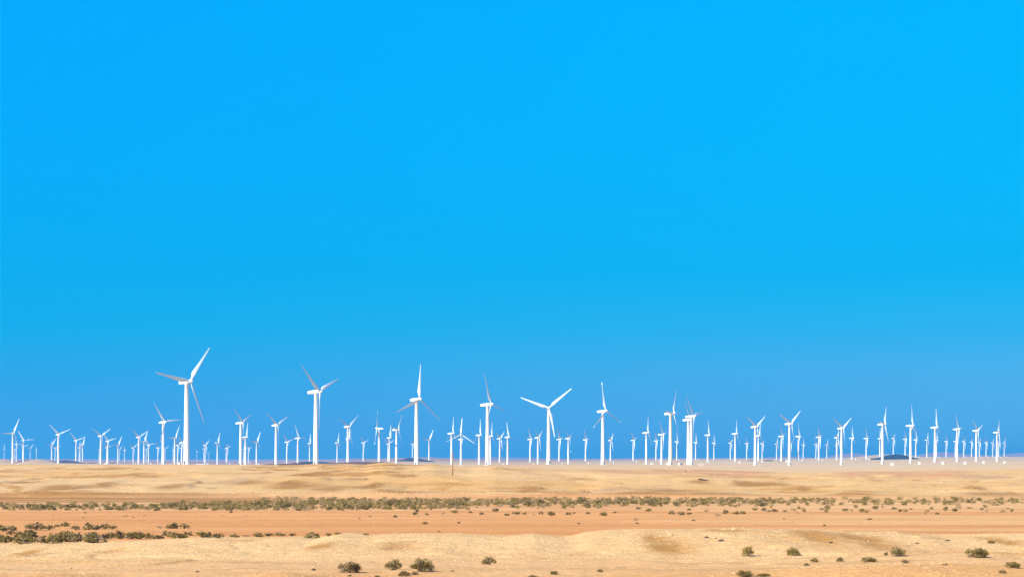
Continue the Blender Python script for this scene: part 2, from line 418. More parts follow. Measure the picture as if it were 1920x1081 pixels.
# ------------------------------------------------------------------ ground
M_ground = material('desert_soil', None, rough=0.95, var=0.15, scale=1.3, bump=0.6, bump_scale=2.6, attr='soil', spec=0.1)
def build_ground():
    rows = list(np.linspace(-120, 150, 60)[:-1]) + list(np.arange(150, 300, 0.42))
    y = 300.0
    while y < 560: rows.append(y); y += 1.1
    while y < 1000: rows.append(y); y += 1.8
    while y < 33000: rows.append(y); y *= 1.016
    rows = np.array(rows)
    nc = 440
    s = np.linspace(-1, 1, nc)
    s = np.sign(s) * (0.80 * np.abs(s) + 0.20 * np.abs(s) ** 5)       # denser in the middle
    half = np.maximum(55, rows * 0.29 + 8)
    X = (half[:, None] * s[None, :]); Y = np.repeat(rows[:, None], nc, 1)
    Xf, Yf = X.ravel(), Y.ravel()
    Zf = height(Xf, Yf)
    C = soil(Xf, Yf, Zf)
    nr = len(rows)
    i = np.arange(nr - 1)[:, None] * nc + np.arange(nc - 1)[None, :]
    quads = np.stack([i, i + 1, i + nc + 1, i + nc], -1).reshape(-1, 4)
    me = bpy.data.meshes.new('ground')
    me.vertices.add(len(Xf)); me.vertices.foreach_set('co', np.stack([Xf, Yf, Zf], 1).ravel())
    me.loops.add(quads.size); me.loops.foreach_set('vertex_index', quads.ravel().astype(np.int32))
    me.polygons.add(len(quads)); me.polygons.foreach_set('loop_start', np.arange(0, quads.size, 4, dtype=np.int32))
    me.polygons.foreach_set('use_smooth', np.ones(len(quads), bool))
    me.materials.append(M_ground)
    me.update()
    a = me.color_attributes.new('soil', 'FLOAT_COLOR', 'POINT')
    a.data.foreach_set('color', np.concatenate([C, np.ones((len(C), 1))], 1).ravel())
    me.validate()
    tag(ob('ground', me), kind='structure', label='desert ground of cream gravel bank, pink wash and sand bluff')
build_ground()

YS0 = np.concatenate([np.arange(120, 1000, 0.5), np.exp(np.arange(math.log(1000), math.log(30000), 0.004))])
def ground_hit(px, row):
    """The place on the ground seen at a photograph pixel."""
    u = (px - 960) / F
    est = (row - HOR) / F
    YS = YS0[(YS0 > 6.8 / est) & (YS0 < 11.5 / est)] if row > 900 else YS0
    zr = CAMZ - (row - HOR) / F * YS
    zg = height(u * YS, YS)
    k_ = np.argmax(zg >= zr)
    if zg[k_] < zr[k_]:
        k_ = len(YS) - 1
    y = float(YS[k_])
    return u * y, y, float(zg[k_])
def gz(x, y):
    return float(height(np.array([x]), np.array([y]))[0])

# ------------------------------------------------------------------ hills and mountains
M_sandhill = material('sand_hill', (0.58, 0.36, 0.17), var=0.12, scale=0.05)
M_rock = material('dark_hill_rock', (0.055, 0.030, 0.034), var=0.35, scale=0.03)
M_redrock = material('red_hill_rock', (0.115, 0.045, 0.042), var=0.35, scale=0.03)
M_blackrock = material('black_hill_rock', (0.013, 0.014, 0.026), var=0.3, scale=0.03)
M_mountain = material('mountain_rock', (0.46, 0.21, 0.22), var=0.25, scale=0.004)
def hill(name, outline, d, depth, mat, label, rough=0.10, gully=0.3):
    """A ridge of real width, height and depth standing on the plain at distance d."""
    ox = np.array([px_at(p, d) for p, r in outline]); oz = np.array([CAMZ - (r - HOR) * d / F for p, r in outline])
    base = min(oz.min(), gz(ox.mean(), d)) - 1.5
    nx, ny = max(40, 6 * len(outline)), 18
    xs = np.linspace(ox[0], ox[-1], nx)
    hz = np.interp(xs, ox, oz) - base
    w = ox[-1] - ox[0]
    v, f = [], []
    for j in range(ny + 1):
        t = j / ny * 2 - 1
        s_ = max(0.0, math.cos(t * math.pi / 2)) ** 1.15
        yy = np.full(nx, d + t * depth)
        g = fbm(xs / (w * 0.05 + 1) + 3, yy / (depth * 0.6) + 8, 4)
        z = base + hz * s_ * (1 + gully * g * (1 - s_)) + rough * hz * s_ * fbm(xs / (w * 0.03 + 1), yy / depth * 4, 3) * (1 - s_ * 0.8)
        v += [(x, y_, z_) for x, y_, z_ in zip(xs, yy, z)]
    for j in range(ny):
        for i in range(nx - 1):
            a = j * nx + i
            f.append((a, a + 1, a + nx + 1, a + nx))
    cx = float(xs.mean())
    v = [(x - cx, y - d, z - base) for x, y, z in v]
    o = ob(name, mesh(name, v, f, mat, True), loc=(cx, d, float(base)))
    tag(o, label=label, kind='structure')
H_ = hill
H_('sand_hill', [(-60, 866), (-30, 862), (-5, 860), (8, 861), (20, 864), (34, 868.5)], 4700, 160, M_sandhill, 'pale sand mound behind the leftmost turbines', 0.05)
H_('sand_hill', [(38, 869), (50, 866), (60, 863), (68, 861), (73, 860.4), (80, 861.5), (88, 864), (100, 866.8), (112, 868.8)], 4700, 170, M_sandhill, 'pale conical sand mound, second from the left edge', 0.05)
H_('rocky_hill', [(28, 867), (38, 864.6), (48, 862.8), (60, 862), (72, 862.3), (84, 864), (100, 868)], 6300, 220, M_redrock, 'low purple hill behind the leftmost sand mounds')
H_('rocky_hill', [(78, 866), (85, 863), (92, 862.6), (99, 864.5), (106, 867)], 6000, 160, M_rock, 'small dark knoll between sand mound and purple ridge')
H_('rocky_hill', [(96, 869), (108, 866.5), (114, 864), (121, 861.8), (127, 863.8), (132, 862.8), (140, 865), (150, 867), (166, 868.2), (185, 870.5)], 5200, 220, M_redrock, 'purple ridge with two small peaks near the left edge')
H_('rocky_hill', [(160, 869.5), (168, 867.4), (173, 866.8), (182, 868.6), (194, 870.6)], 4600, 120, M_rock, 'tiny dark mound right of the two-peaked purple ridge')
H_('rocky_hill', [(202, 870.6), (207, 868), (211, 867.4), (215, 868.8), (219, 870.6)], 4300, 70, M_redrock, 'tiny purple mound between two left turbines')
H_('rocky_hill', [(492, 872), (500, 869.6), (514, 868.8), (540, 868.6), (558, 867.2), (585, 867.6), (610, 868.4), (640, 867), (656, 865.4), (680, 864.8), (700, 865.6), (716, 865), (730, 867), (748, 870)], 3100, 150, M_redrock, 'long low reddish ridge behind the second tallest turbine', 0.2, 0.6)
H_('rocky_hill', [(548, 868.5), (562, 865.6), (575, 864.6), (590, 864.4), (605, 865.6), (630, 866.6), (650, 867.4), (672, 869)], 4900, 200, M_blackrock, 'long dark flat hill behind the second tallest turbine')
H_('rocky_hill', [(728, 868), (742, 863.5), (750, 861.2), (758, 859.8), (764, 857.8), (768, 857.3), (776, 858), (786, 858.6), (796, 861), (806, 862.8), (818, 865.2), (832, 867.2), (850, 869)], 5300, 300, M_rock, 'dark purple hill around the third tallest turbine', 0.15, 0.7)
H_('rocky_hill', [(1616, 863.2), (1630, 860.4), (1641, 858.2), (1656, 857), (1664, 854.4), (1671, 851.8), (1677, 851), (1685, 851.2), (1692, 853.4), (1700, 856), (1711, 858.8), (1722, 861), (1740, 863)], 5600, 320, M_blackrock, 'dark blue flat-topped hill near the right side', 0.06)
H_('rocky_hill', [(1392, 864.6), (1402, 862.9), (1412, 861.8), (1422, 862.4), (1430, 864.6)], 5200, 130, M_blackrock, 'small dark hill left of the paired dark hills')
H_('rocky_hill', [(1428, 864.2), (1436, 862), (1444, 861.6), (1452, 864.4)], 5000, 110, M_blackrock, 'small dark hill in the middle of three')
H_('rocky_hill', [(1458, 864.6), (1464, 862.8), (1471, 862), (1478, 864.6)], 4900, 90, M_blackrock, 'small dark hill nearest the large right turbines')
MT = [([(-400, 862), (-200, 858), (0, 859.6), (140, 859), (260, 860.2), (330, 859.6), (420, 859.8), (470, 860.5)], 27000, 'faint lilac mountains far behind the left turbines'),
      ([(595, 862), (606, 860), (612, 860.4), (622, 861), (634, 859), (652, 857.8), (668, 857.6), (690, 859.4), (706, 861.4)], 21000, 'faint low mountain behind the long reddish ridge'),
      ([(770, 861), (792, 856.5), (810, 856), (826, 858), (846, 857.2), (862, 859), (884, 861)], 19000, 'faint blue mountain right of the purple hill'),
      ([(870, 861.5), (905, 856.6), (930, 855.4), (950, 857), (975, 856.6), (1000, 857.6), (1060, 859.5), (1110, 862)], 22000, 'broad faint mountain behind the middle turbines'),
      ([(1110, 861.5), (1170, 858.4), (1220, 857.2), (1290, 857.6), (1350, 858.4), (1400, 858.6), (1440, 856.4), (1465, 854.8), (1485, 854.6), (1505, 856.6), (1540, 858.4), (1580, 860)], 23000, 'long faint mountain chain right of centre'),
      ([(1556, 860), (1575, 854), (1588, 850), (1598, 848.6), (1606, 850.6), (1620, 853), (1650, 856), (1680, 860)], 20000, 'faint lilac peak left of the dark flat-topped hill'),
      ([(1690, 860), (1730, 855), (1748, 851.4), (1758, 848.2), (1768, 846.8), (1776, 847.8), (1790, 849.8), (1812, 851.4), (1850, 852.6), (1890, 856), (1910, 860)], 20000, 'faint lilac mountain right of the dark flat-topped hill'),
      ([(1850, 859), (1880, 853.4), (1900, 850.2), (1915, 848.4), (1935, 847.4), (1990, 843), (2080, 847), (2200, 856)], 21000, 'lilac mountain at the right edge')]
for pts, d, lb in MT:
    H_('mountain', pts, d, 1800, M_mountain, lb, 0.06, 0.5)

# ------------------------------------------------------------------ wind turbines
M_white = material('white_turbine_paint', (0.70, 0.70, 0.69), rough=0.45, var=0.03, scale=0.4, spec=0.4)
M_blade = material('white_blade_gelcoat', (0.64, 0.71, 0.77), rough=0.35, var=0.03, scale=0.6, spec=0.4)
M_stain = material('sand_stained_paint', (0.74, 0.63, 0.47), rough=0.6, var=0.12, scale=0.25, spec=0.3)
M_conc = material('pale_concrete', (0.55, 0.50, 0.44), rough=0.9, var=0.1, scale=1.0)
M_dark = material('dark_steel', (0.05, 0.05, 0.055), rough=0.5, var=0.1, scale=2.0)
def lathe(rings, seg, axis='z', cap=True):
    v, f = [], []
    for h_, r_ in rings:
        for i in range(seg):
            a = 2 * math.pi * i / seg
            c_, s_ = r_ * math.cos(a), r_ * math.sin(a)
            v.append((c_, s_, h_) if axis == 'z' else (h_, c_, s_))
    for j in range(len(rings) - 1):
        for i in range(seg):
            a, b = j * seg + i, j * seg + (i + 1) % seg
            f.append((a, b, b + seg, a + seg))
    if cap:
        f.append(tuple(range(seg - 1, -1, -1))); f.append(tuple(range((len(rings) - 1) * seg, len(rings) * seg)))
    return v, f
def r_at(h_):
    return 1.86 - (1.86 - 1.12) * max(0.0, h_) / 48.6
tower_rings = [(-5, 1.86), (0, 1.86)]
tower_rings += [(16.2, r_at(16.2)), (32.4, r_at(32.4))]
tower_rings += [(48.3, 1.12), (48.35, 1.22), (48.75, 1.22)]
tv, tf = lathe(tower_rings, 28)
ME_tower = mesh('tower', tv, tf, M_white, True)
ME_tower_stain = ME_tower.copy(); ME_tower_stain.materials[0] = M_stain
fv, ff = lathe([(-5, 3.0), (0.30, 3.0), (0.38, 2.9), (0.40, 1.7)], 24)
ME_found = mesh('foundation', fv, ff, M_conc)
# nacelle: rounded box lofted along x
def superbox(xc, wy, wz, zc, n=20, e=4.0):
    ring = []
    for i in range(n):
        a = 2 * math.pi * i / n
        c_, s_ = math.cos(a), math.sin(a)
        ring.append((xc, wy * math.copysign(abs(c_) ** (2 / e), c_), zc + wz * math.copysign(abs(s_) ** (2 / e), s_)))
    return ring
nv, nf = [], []
NS = [(-6.25, .5, .45, -.05), (-6.1, .9, .85, -.02), (-5.6, 1.08, 1.06, 0.0), (-3.0, 1.22, 1.2, 0.02), (0.0, 1.28, 1.24, 0.0), (1.3, 1.22, 1.18, 0.0), (1.8, 1.0, 1.0, 0), (2.0, .8, .8, 0)]
for xc, wy, wz, zc in NS:
    nv += superbox(xc, wy, wz, zc)
for j in range(len(NS) - 1):
    for i in range(20):
        a, b = j * 20 + i, j * 20 + (i + 1) % 20
        nf.append((a, a + 20, b + 20, b))
nf += [tuple(range(20)), tuple(range(len(NS) * 20 - 1, len(NS) * 20 - 21, -1))]
ME_nac = mesh('nacelle', nv, nf, M_white, True)
hv, hf = lathe([(1.95, .85), (2.1, 1.05), (2.7, 1.15), (3.9, 1.15), (4.5, 1.05), (5.0, .78), (5.3, .4), (5.38, .1)], 24, 'x')
ME_hub = mesh('hub', hv, hf, M_white, True)
vv, vf = lathe([(0, .05), (1.5, .04)], 8)
v2, f2 = lathe([(-0.5, .035), (0.5, .035)], 8, 'x')
vf += [tuple(i + len(vv) for i in fc) for fc in f2]; vv += [(a, b, c_ + 1.3) for a, b, c_ in v2]
ME_vane = mesh('wind_vane', vv, vf, M_dark)
dv = [(-0.06, -.45, 0.4), (-0.06, .45, 0.4), (-0.06, .45, 2.5), (-0.06, -.45, 2.5), (.12, -.45, .4), (.12, .45, .4), (.12, .45, 2.5), (.12, -.45, 2.5)]
ME_door = mesh('door', dv, [(0, 1, 2, 3), (7, 6, 5, 4), (0, 4, 5, 1), (1, 5, 6, 2), (2, 6, 7, 3), (3, 7, 4, 0)], M_dark)
RB = 27.0
BS = [(0.6, 1.1, 1.1, 24, 0.5), (2.0, 1.1, 1.1, 24, 0.5), (3.2, 1.5, .95, 22, .42), (4.6, 2.2, .75, 19, .34), (5.8, 2.45, .62, 16, .30), (8, 2.2, .48, 11.5, .29), (11, 1.85, .36, 8, .29),
      (15, 1.45, .26, 5, .29), (19, 1.12, .19, 3, .29), (23, .85, .13, 1.5, .29), (25.5, .66, .10, .6, .29), (26.6, .45, .07, 0, .29), (27, .12, .03, 0, .29)]
def blade_part(r0, r1, extra=0.0, pitch=10.0, wide=1.12):
    rs = [s_ for s_ in BS if r0 < s_[0] < r1]
    def at(r):
        return tuple(np.interp(r, [s_[0] for s_ in BS], [s_[i] for s_ in BS]) for i in range(5))
    rs = [at(r0)] + rs + [at(r1)]
    n = 14
    v, f = [], []
    for r_, ch, th, tw, le in rs:
        ch = ch if r_ < 2.5 else ch * wide
        a = R(tw + pitch + extra)
        for i in range(n):
            p = 2 * math.pi * i / n
            cy = 0.5 * math.cos(p); cx = 0.5 * math.sin(p) * (1 - 0.45 * max(0, -math.cos(p)) * (0 if ch <= 1.15 else 1))
            y0 = (cy + (le - .5) * -1 * 0 + (0.5 - le) * -1) * ch if ch > 1.15 or r_ > 6 else cy * ch
            x0 = cx * th
            v.append((x0 * math.cos(a) + y0 * math.sin(a), y0 * math.cos(a) - x0 * math.sin(a), r_))
    for j in range(len(rs) - 1):
        for i in range(n):
            q, b = j * n + i, j * n + (i + 1) % n
            f.append((q, b, b + n, q + n))
    f += [tuple(range(n - 1, -1, -1)), tuple(range((len(rs) - 1) * n, len(rs) * n))]
    return v, f
ME_blade = mesh('blade', *blade_part(0.6, 27.0), M_blade, True)
ME_blade_wide = mesh('blade', *blade_part(0.6, 27.0, 0, 38.0, 1.75), M_blade, True)
ME_blade_mid = mesh('blade', *blade_part(0.6, 27.0, 0, 30.0, 1.2), M_blade, True)
ME_blade_cut = mesh('blade', *blade_part(0.6, 23.6), M_blade, True)
ME_tip = mesh('blade_tip', *blade_part(23.75, 27.0, 75), M_blade, True)

BIG = {349.8: 'tallest white wind turbine of all, left of the centre, nearest the camera',
       592.1: 'second tallest white wind turbine, its lowest blade hanging straight beside the tower',
       780.9: 'third tallest white wind turbine, one blade upright, standing before the purple hill',
       914.0: 'fourth tallest white wind turbine, its lower blade crossing the tower',
       1028.6: 'large white wind turbine facing the camera, two raised blades in a wide vee',
       1130.2: 'large white wind turbine between the camera-facing one and the sand-stained one',
       1257.0: 'large white wind turbine with a sand-stained tower, left of the overlapping pair',
       1295.9: 'front turbine of the overlapping pair of large white wind turbines',
       1290.4: 'rear turbine of the overlapping pair of large white wind turbines, partly hidden'}
def pose(th, ph):
    if th > 150: return 'facing the opposite way'
    if ph < 14 or ph > 106: return 'one blade upright'
    if ph < 44: return 'top blade leaning right'
    if ph <= 78: return 'blades forming a Y'
    return 'top blade leaning left'
mids = sorted(t for t in TURB if t[0] not in BIG and t[2] - t[1] >= 44)
smalls = sorted(t for t in TURB if t[0] not in BIG and t[2] - t[1] < 44)
for t in TURB:
    tx, hy, by, th, ph = t
    d = t_dist(t)
    X, Y, Z = px_at(tx, d), d, CAMZ - (by - HOR) * d / F
    root = ob('wind_turbine', None, loc=(X, Y, Z))
    if tx in BIG:
        tag(root, BIG[tx], 'wind turbine', 'large wind turbines in the front row')
    elif t in mids:
        tag(root, f'middling white wind turbine, {ordinal(mids.index(t) + 1)} from the left of its size, {pose(th, ph)}', 'wind turbine', 'middling wind turbines across the plain')
    else:
        tag(root, f'small far white wind turbine, {ordinal(smalls.index(t) + 1)} from the left of its size, {pose(th, ph)}', 'wind turbine', 'small far wind turbines')
    hp = by - hy
    tw = ob('tower', ME_tower_stain if tx == 1257.0 else ME_tower, root)
    if hp > 40:
        ob('foundation', ME_found, root)
    if hp > 60:
        ob('door', ME_door, tw, loc=(1.84 * math.cos(R(-60 if tx > 1000 else -120)), 1.84 * math.sin(R(-60 if tx > 1000 else -120)), 0), rot=(0, 0, R(-60 if tx > 1000 else -120)))
    yaw = R(-th)
    tilt = R(-5)
    rotm = Matrix.Rotation(yaw, 4, 'Z') @ Matrix.Rotation(tilt, 4, 'Y')
    e_n = rotm.to_euler()
    nac = ob('nacelle', ME_nac, root, (0, 0, 49.75), e_n)
    if hp > 60:
        ob('wind_vane', ME_vane, nac, (-5.2, 0, 1.0))
    ob('hub', ME_hub, root, (0, 0, 49.75), e_n)
    cut = tx in (710.8, 1065.4, 1130.2)
    for k_ in range(3):
        a = R(ph + 120 * k_)
        # in the rotor frame z is up and +y points away from the axis towards the far side
        m = rotm @ Matrix.Translation((3.3, 0, 0)) @ Matrix.Rotation(-a, 4, 'X')
        b = ob('blade', ME_blade_cut if cut else ME_blade_wide if hp < 46 else ME_blade_mid if (tx > 1380 or hp < 62) else ME_blade, root)
        b.matrix_local = Matrix.Translation((0, 0, 49.75)) @ m
        if cut:
            ob('blade_tip', ME_tip, b)

# ------------------------------------------------------------------ transformer kiosks beside the turbines: (px, foot row, width px)
def box(x0, x1, y0, y1, z0, z1):
    v = [(x0, y0, z0), (x1, y0, z0), (x1, y1, z0), (x0, y1, z0), (x0, y0, z1), (x1, y0, z1), (x1, y1, z1), (x0, y1, z1)]
    return v, [(3, 2, 1, 0), (4, 5, 6, 7), (0, 1, 5, 4), (1, 2, 6, 5), (2, 3, 7, 6), (3, 0, 4, 7)]
def boxes(*bs):
    v, f = [], []
    for b in bs:
        q, g = box(*b)
        f += [tuple(i + len(v) for i in fc) for fc in g]; v += q
    return v, f
M_kiosk = material('off_white_render', (0.56, 0.55, 0.52), rough=0.8, var=0.08, scale=1.5)
ME_kbody = mesh('body', *boxes((-1.3, 1.3, -1.1, 1.1, -0.5, 2.15)), M_kiosk)
kv = [(-1.5, -1.3, 2.15), (1.5, -1.3, 2.15), (1.5, 1.3, 2.15), (-1.5, 1.3, 2.15), (-1.5, -1.3, 2.32), (1.5, -1.3, 2.32), (1.5, 1.3, 2.32), (-1.5, 1.3, 2.32), (-1.3, 0, 2.62), (1.3, 0, 2.62)]
ME_kroof = mesh('roof', kv, [(3, 2, 1, 0), (0, 1, 5, 4), (1, 2, 6, 5), (2, 3, 7, 6), (3, 0, 4, 7), (4, 5, 9, 8), (6, 7, 8, 9), (5, 6, 9), (7, 4, 8)], M_kiosk)
ME_kdoor = mesh('door', *boxes((-0.95, -0.03, -1.14, -1.08, 0.15, 1.9), (0.03, 0.95, -1.14, -1.08, 0.15, 1.9)), M_conc)
KI = [(34.2, 868.6, 3.6), (119, 869.2, 4), (198, 869.4, 3.4), (254.5, 869.3, 1.8), (283, 869.8, 2.2), (300.5, 869.9, 2), (336, 869.6, 3.2), (389.5, 869, 2.2), (431, 868.6, 1.6), (469, 867.8, 1.6),
      (485, 869.4, 2.2), (944, 865.6, 2.6), (1000.5, 865.6, 2.4), (1054.5, 864.2, 2), (1103.2, 863.8, 2), (1150.3, 863.2, 2), (1193.4, 862.4, 1.9), (1222, 870.6, 3.4), (1235.5, 862, 1.7), (1250.4, 870.4, 3),
      (1273.3, 862, 1.6), (1308.5, 862, 1.6), (1319, 871.4, 2.4), (1386.5, 863.8, 2.6), (1429, 864.1, 2.4), (1474, 864.2, 2.4), (1504, 863.2, 1.9), (1542.5, 862.3, 1.9), (1604.2, 860.9, 1.8), (1672.8, 869, 4),
      (1723.4, 867.2, 3.6), (1767.6, 866.6, 3.6), (1809, 865.8, 3.6), (1844, 865.4, 3.4), (1883.6, 865, 3.4), (1722.8, 857.6, 1.6), (1743.6, 857.4, 1.4), (1761.4, 857.3, 1.4), (1811.5, 856.8, 1.5), (1841.2, 856.7, 1.5),
      (1853, 856.6, 1.5), (1865.4, 856, 1.5), (1877, 855.6, 1.6), (1887.5, 855.8, 1.5)]
KI.sort()
for i, (p, r_, w) in enumerate(KI):
    y = 2.1 * F / w
    x = px_at(p, y)
    o = ob('transformer_kiosk', None, loc=(x, y, min(CAMZ - (r_ - HOR) * y / F, gz(x, y) + 0.6)), rot=(0, 0, R(random.uniform(-14, 14))))
    tag(o, f'small white transformer kiosk beside a turbine foot, {ordinal(i + 1)} of its kind from the left', 'kiosk', 'transformer kiosks on the plain')
    ob('body', ME_kbody, o); ob('roof', ME_kroof, o); ob('door', ME_kdoor, o)
# larger container between the big turbines and flat white blocks
x, y, z = px_at(1275.6, 2350), 2350, CAMZ - (871.8 - HOR) * 2350 / F
o = tag(ob('shipping_container', None, loc=(x, y, z), rot=(0, 0, R(-9))), 'white site container left of the overlapping pair of turbines', 'container')
ME_cb = mesh('body', *boxes((-1.8, 1.8, -1.2, 1.2, -0.6, 2.2)), M_white)
ribs = [(-1.75 + 0.25 * i, -1.62 + 0.25 * i, -1.25, -1.19, 0.0, 2.1) for i in range(15)]
ob('body', ME_cb, o); ob('rib', mesh('rib', *boxes(*ribs), M_white), o); ob('roof', mesh('roof', *boxes((-1.86, 1.86, -1.26, 1.26, 2.2, 2.32)), M_white), o); ob('door', mesh('door', *boxes((1.8, 1.85, -1.1, 1.1, .05, 2.1)), M_conc), o)
x, y = px_at(1253, 2360), 2360
o = tag(ob('control_cabinet', None, loc=(x, y, gz(x, y))), 'narrow tall white cabinet beside the sand-stained tower', 'cabinet')
ob('body', mesh('body', *boxes((-.45, .45, -.4, .4, -.5, 2.9)), M_white), o); ob('cap', mesh('cap', *boxes((-.55, .55, -.5, .5, 2.9, 3.05)), M_white), o)
for i, (p, row, d, w, h_, lb) in enumerate([(377, 871.3, 1500, 2.9, 0.55, 'flat white slab right of the tallest turbine foot'), (465.5, 871.8, 2500, 1.9, .4, 'flat white slab right of two left turbines'),
                                 (1314, 870.8, 2400, 2.6, .5, 'flat white slab right of the overlapping pair'), (1628, 859.8, 5400, 5.0, .8, 'flat white slab left of the dark flat-topped hill'), (1477, 864, 4500, 2.4, .8, 'flat white slab beside small dark hill')]):
    x, y = px_at(p, d), d
    o = tag(ob('concrete_slab', None, loc=(x, y, CAMZ - (row - HOR) * d / F)), lb, 'slab')
    ob('top', mesh('top', *boxes((-w, w, -1.6, 1.6, h_ * .55, h_)), M_white), o); ob('plinth', mesh('plinth', *boxes((-w * .93, w * .93, -1.45, 1.45, -1.5, h_ * .55)), M_conc), o)

# ------------------------------------------------------------------ utility pole, marker post
M_wood = material('weathered_wood', (0.24, 0.135, 0.06), rough=0.85, var=0.25, scale=3)
M_ins = material('brown_porcelain', (0.10, 0.05, 0.035), rough=0.3, var=0.05, scale=5)
X, Y, Z = ground_hit(848.6, 891)
ph_ = 43.2 * Y / F
pole = tag(ob('utility_pole', None, loc=(X, Y, Z)), 'slim brown wooden utility pole with small insulators standing on the sand bluff', 'utility pole')
ob('pole', mesh('pole', *lathe([(-1.5, .17), (ph_ * .5, .155), (ph_, .125), (ph_ + .03, .05)], 14), M_wood, True), pole)
for k_, (h_, s_) in enumerate(((0.2, -1), (1.1, -1), (1.6, -1), (0.75, 1))):
    av, af = lathe([(0.08, .035), (.42, .03)], 8, 'x')
    arm = ob('bracket', mesh('bracket', [(a * s_, b, c_) for a, b, c_ in av], af, M_dark), pole, (0, 0, ph_ - h_))
    iv, if_ = lathe([(-.02, .05), (.05, .12), (.12, .07), (.18, .12), (.26, .06), (.34, .09), (.4, .02)], 10)
    ob('insulator', mesh('insulator', [(a + .42 * s_, b, c_) for a, b, c_ in iv], if_, M_ins, True), arm)
X, Y = px_at(513, 1700), 1700
Z = CAMZ - (872 - HOR) * Y / F
o = tag(ob('marker_post', None, loc=(X, Y, Z)), 'thin post with a dark round head left of a middling turbine foot', 'post')
ob('post', mesh('post', *lathe([(-1, .09), (2.0, .08)], 10), M_wood, True), o)
sv_, sf_ = lathe([(-.06, .45), (-.04, .5), (.04, .5), (.06, .45)], 20)
ob('head', mesh('head', [(a, c_, b + 2.3) for a, b, c_ in sv_], sf_, M_dark), o)
X, Y, Z = ground_hit(1281, 889)
o = tag(ob('leaning_post', None, loc=(X, Y, Z), rot=(0, R(38), 0)), 'short leaning post with dark tip on the reddish crest', 'post')
ob('post', mesh('post', *lathe([(-.4, .07), (1.0, .06)], 8), M_conc, True), o)
ob('cap', mesh('cap', *lathe([(0.98, .1), (1.0, .14), (1.35, .14), (1.38, .08)], 10), M_dark, True), o)

# ------------------------------------------------------------------ shrubs
def leaf_material(name, base, dry):
    m = material(name, None, rough=0.8, var=0.2, scale=2.0, attr='leaf', spec=0.15, objvar=0.16)
    return m
M_leaf = leaf_material('saltbush_leaf', None, None)
M_twig = material('dry_twig', (0.17, 0.115, 0.06), rough=0.9, var=0.2, scale=6)
def shrub_mesh(seed, clumps, leaves, size, hgt, dry=0.0, spread=1.0):
    rg = np.random.default_rng(seed)
    V, Fc, CC = [], [], []
    cents = []
    for i in range(clumps):
        for _ in range(30):
            a = rg.uniform(0, 2 * math.pi); r_ = math.sqrt(rg.uniform(0, 1)) * 0.78 * spread
            top = hgt * (1 - (r_ / spread) ** 2 * 0.75) * rg.uniform(0.75, 1.1)
            z = rg.uniform(0.12, 0.86) ** 0.7 * top
            c_ = np.array([r_ * math.cos(a), r_ * math.sin(a), z])
            if all(np.linalg.norm(c_ - q) > 0.16 for q in cents):
                break
        cents.append(c_)
    pal_g = np.array([[0.128, 0.092, 0.015], [0.185, 0.133, 0.029], [0.085, 0.063, 0.011], [0.215, 0.155, 0.044]])
    pal_d = np.array([[0.27, 0.20, 0.115], [0.33, 0.25, 0.15], [0.20, 0.145, 0.085]])
    for c_ in cents:
        rad = rg.uniform(0.13, 0.24)
        isdry = rg.random() < dry
        base = (pal_d if isdry else pal_g)
        shade = base[rg.integers(len(base))]
        n = int(leaves * (rad / 0.21) ** 2)
        d = rg.normal(size=(n, 3)); d /= np.linalg.norm(d, axis=1)[:, None]
        p = c_ + d * rad * rg.uniform(0.55, 1.08, (n, 1)) * np.array([1.1, 1.1, 0.85])
        p[:, 2] = np.maximum(p[:, 2], 0.01)
        for q, dn in zip(p, d):
            up = dn + rg.normal(size=3) * 0.28 + np.array([0, 0, 0.1]); up /= np.linalg.norm(up)
            s_ = np.cross(up, rg.normal(size=3)); s_ /= np.linalg.norm(s_) + 1e-9
            t_ = np.cross(s_, up)
            l, w = size * rg.uniform(0.8, 1.5), size * rg.uniform(0.35, 0.6)
            b = len(V)
            tip = q + t_ * l * 0.6 + up * l * 0.3
            V += [q - t_ * l * .5, q + s_ * w, tip, q - s_ * w]
            Fc.append((b, b + 1, b + 2, b + 3))
            CC += [np.clip(shade * rg.uniform(0.75, 1.3), 0, 1)] * 4
    me = mesh('foliage', V, Fc, M_leaf)
    a = me.color_attributes.new('leaf', 'FLOAT_COLOR', 'POINT')
    a.data.foreach_set('color', np.concatenate([np.array(CC), np.ones((len(CC), 1))], 1).ravel())
    # stems
    sv_, sf_ = [], []
    for c_ in cents[:max(6, clumps // 2)] + [np.array([rg.uniform(-.8, .8), rg.uniform(-.5, .5), hgt * rg.uniform(.8, 1.12)]) for _ in range(5)]:
        b0 = np.array([c_[0] * 0.12, c_[1] * 0.12, -0.08]); mid = c_ * 0.5 + np.array([0, 0, -0.04]); end = c_
        k0 = len(sv_)
        for q, rr in ((b0, .028), (mid, .018), (end, .006)):
            for j in range(4):
                sv_.append(q + rr * np.array([math.cos(j * 1.571), math.sin(j * 1.571), 0]))
        for lv in range(2):
            for j in range(4):
                a0, b1 = k0 + lv * 4 + j, k0 + lv * 4 + (j + 1) % 4
                sf_.append((a0, b1, b1 + 4, a0 + 4))
    st = mesh('stems', sv_, sf_, M_twig)
    return me, st
NEAR = [shrub_mesh(100 + i, 34, 62, 0.070, 0.95 + 0.15 * (i % 3), dry=0.10) for i in range(5)]
MIDV = [shrub_mesh(200 + i, 20, 36, 0.115, 0.9 + 0.2 * (i % 2), dry=0.12) for i in range(6)]
DRYV = [shrub_mesh(300 + i, 15, 26, 0.085, 0.8, dry=1.0) for i in range(3)]
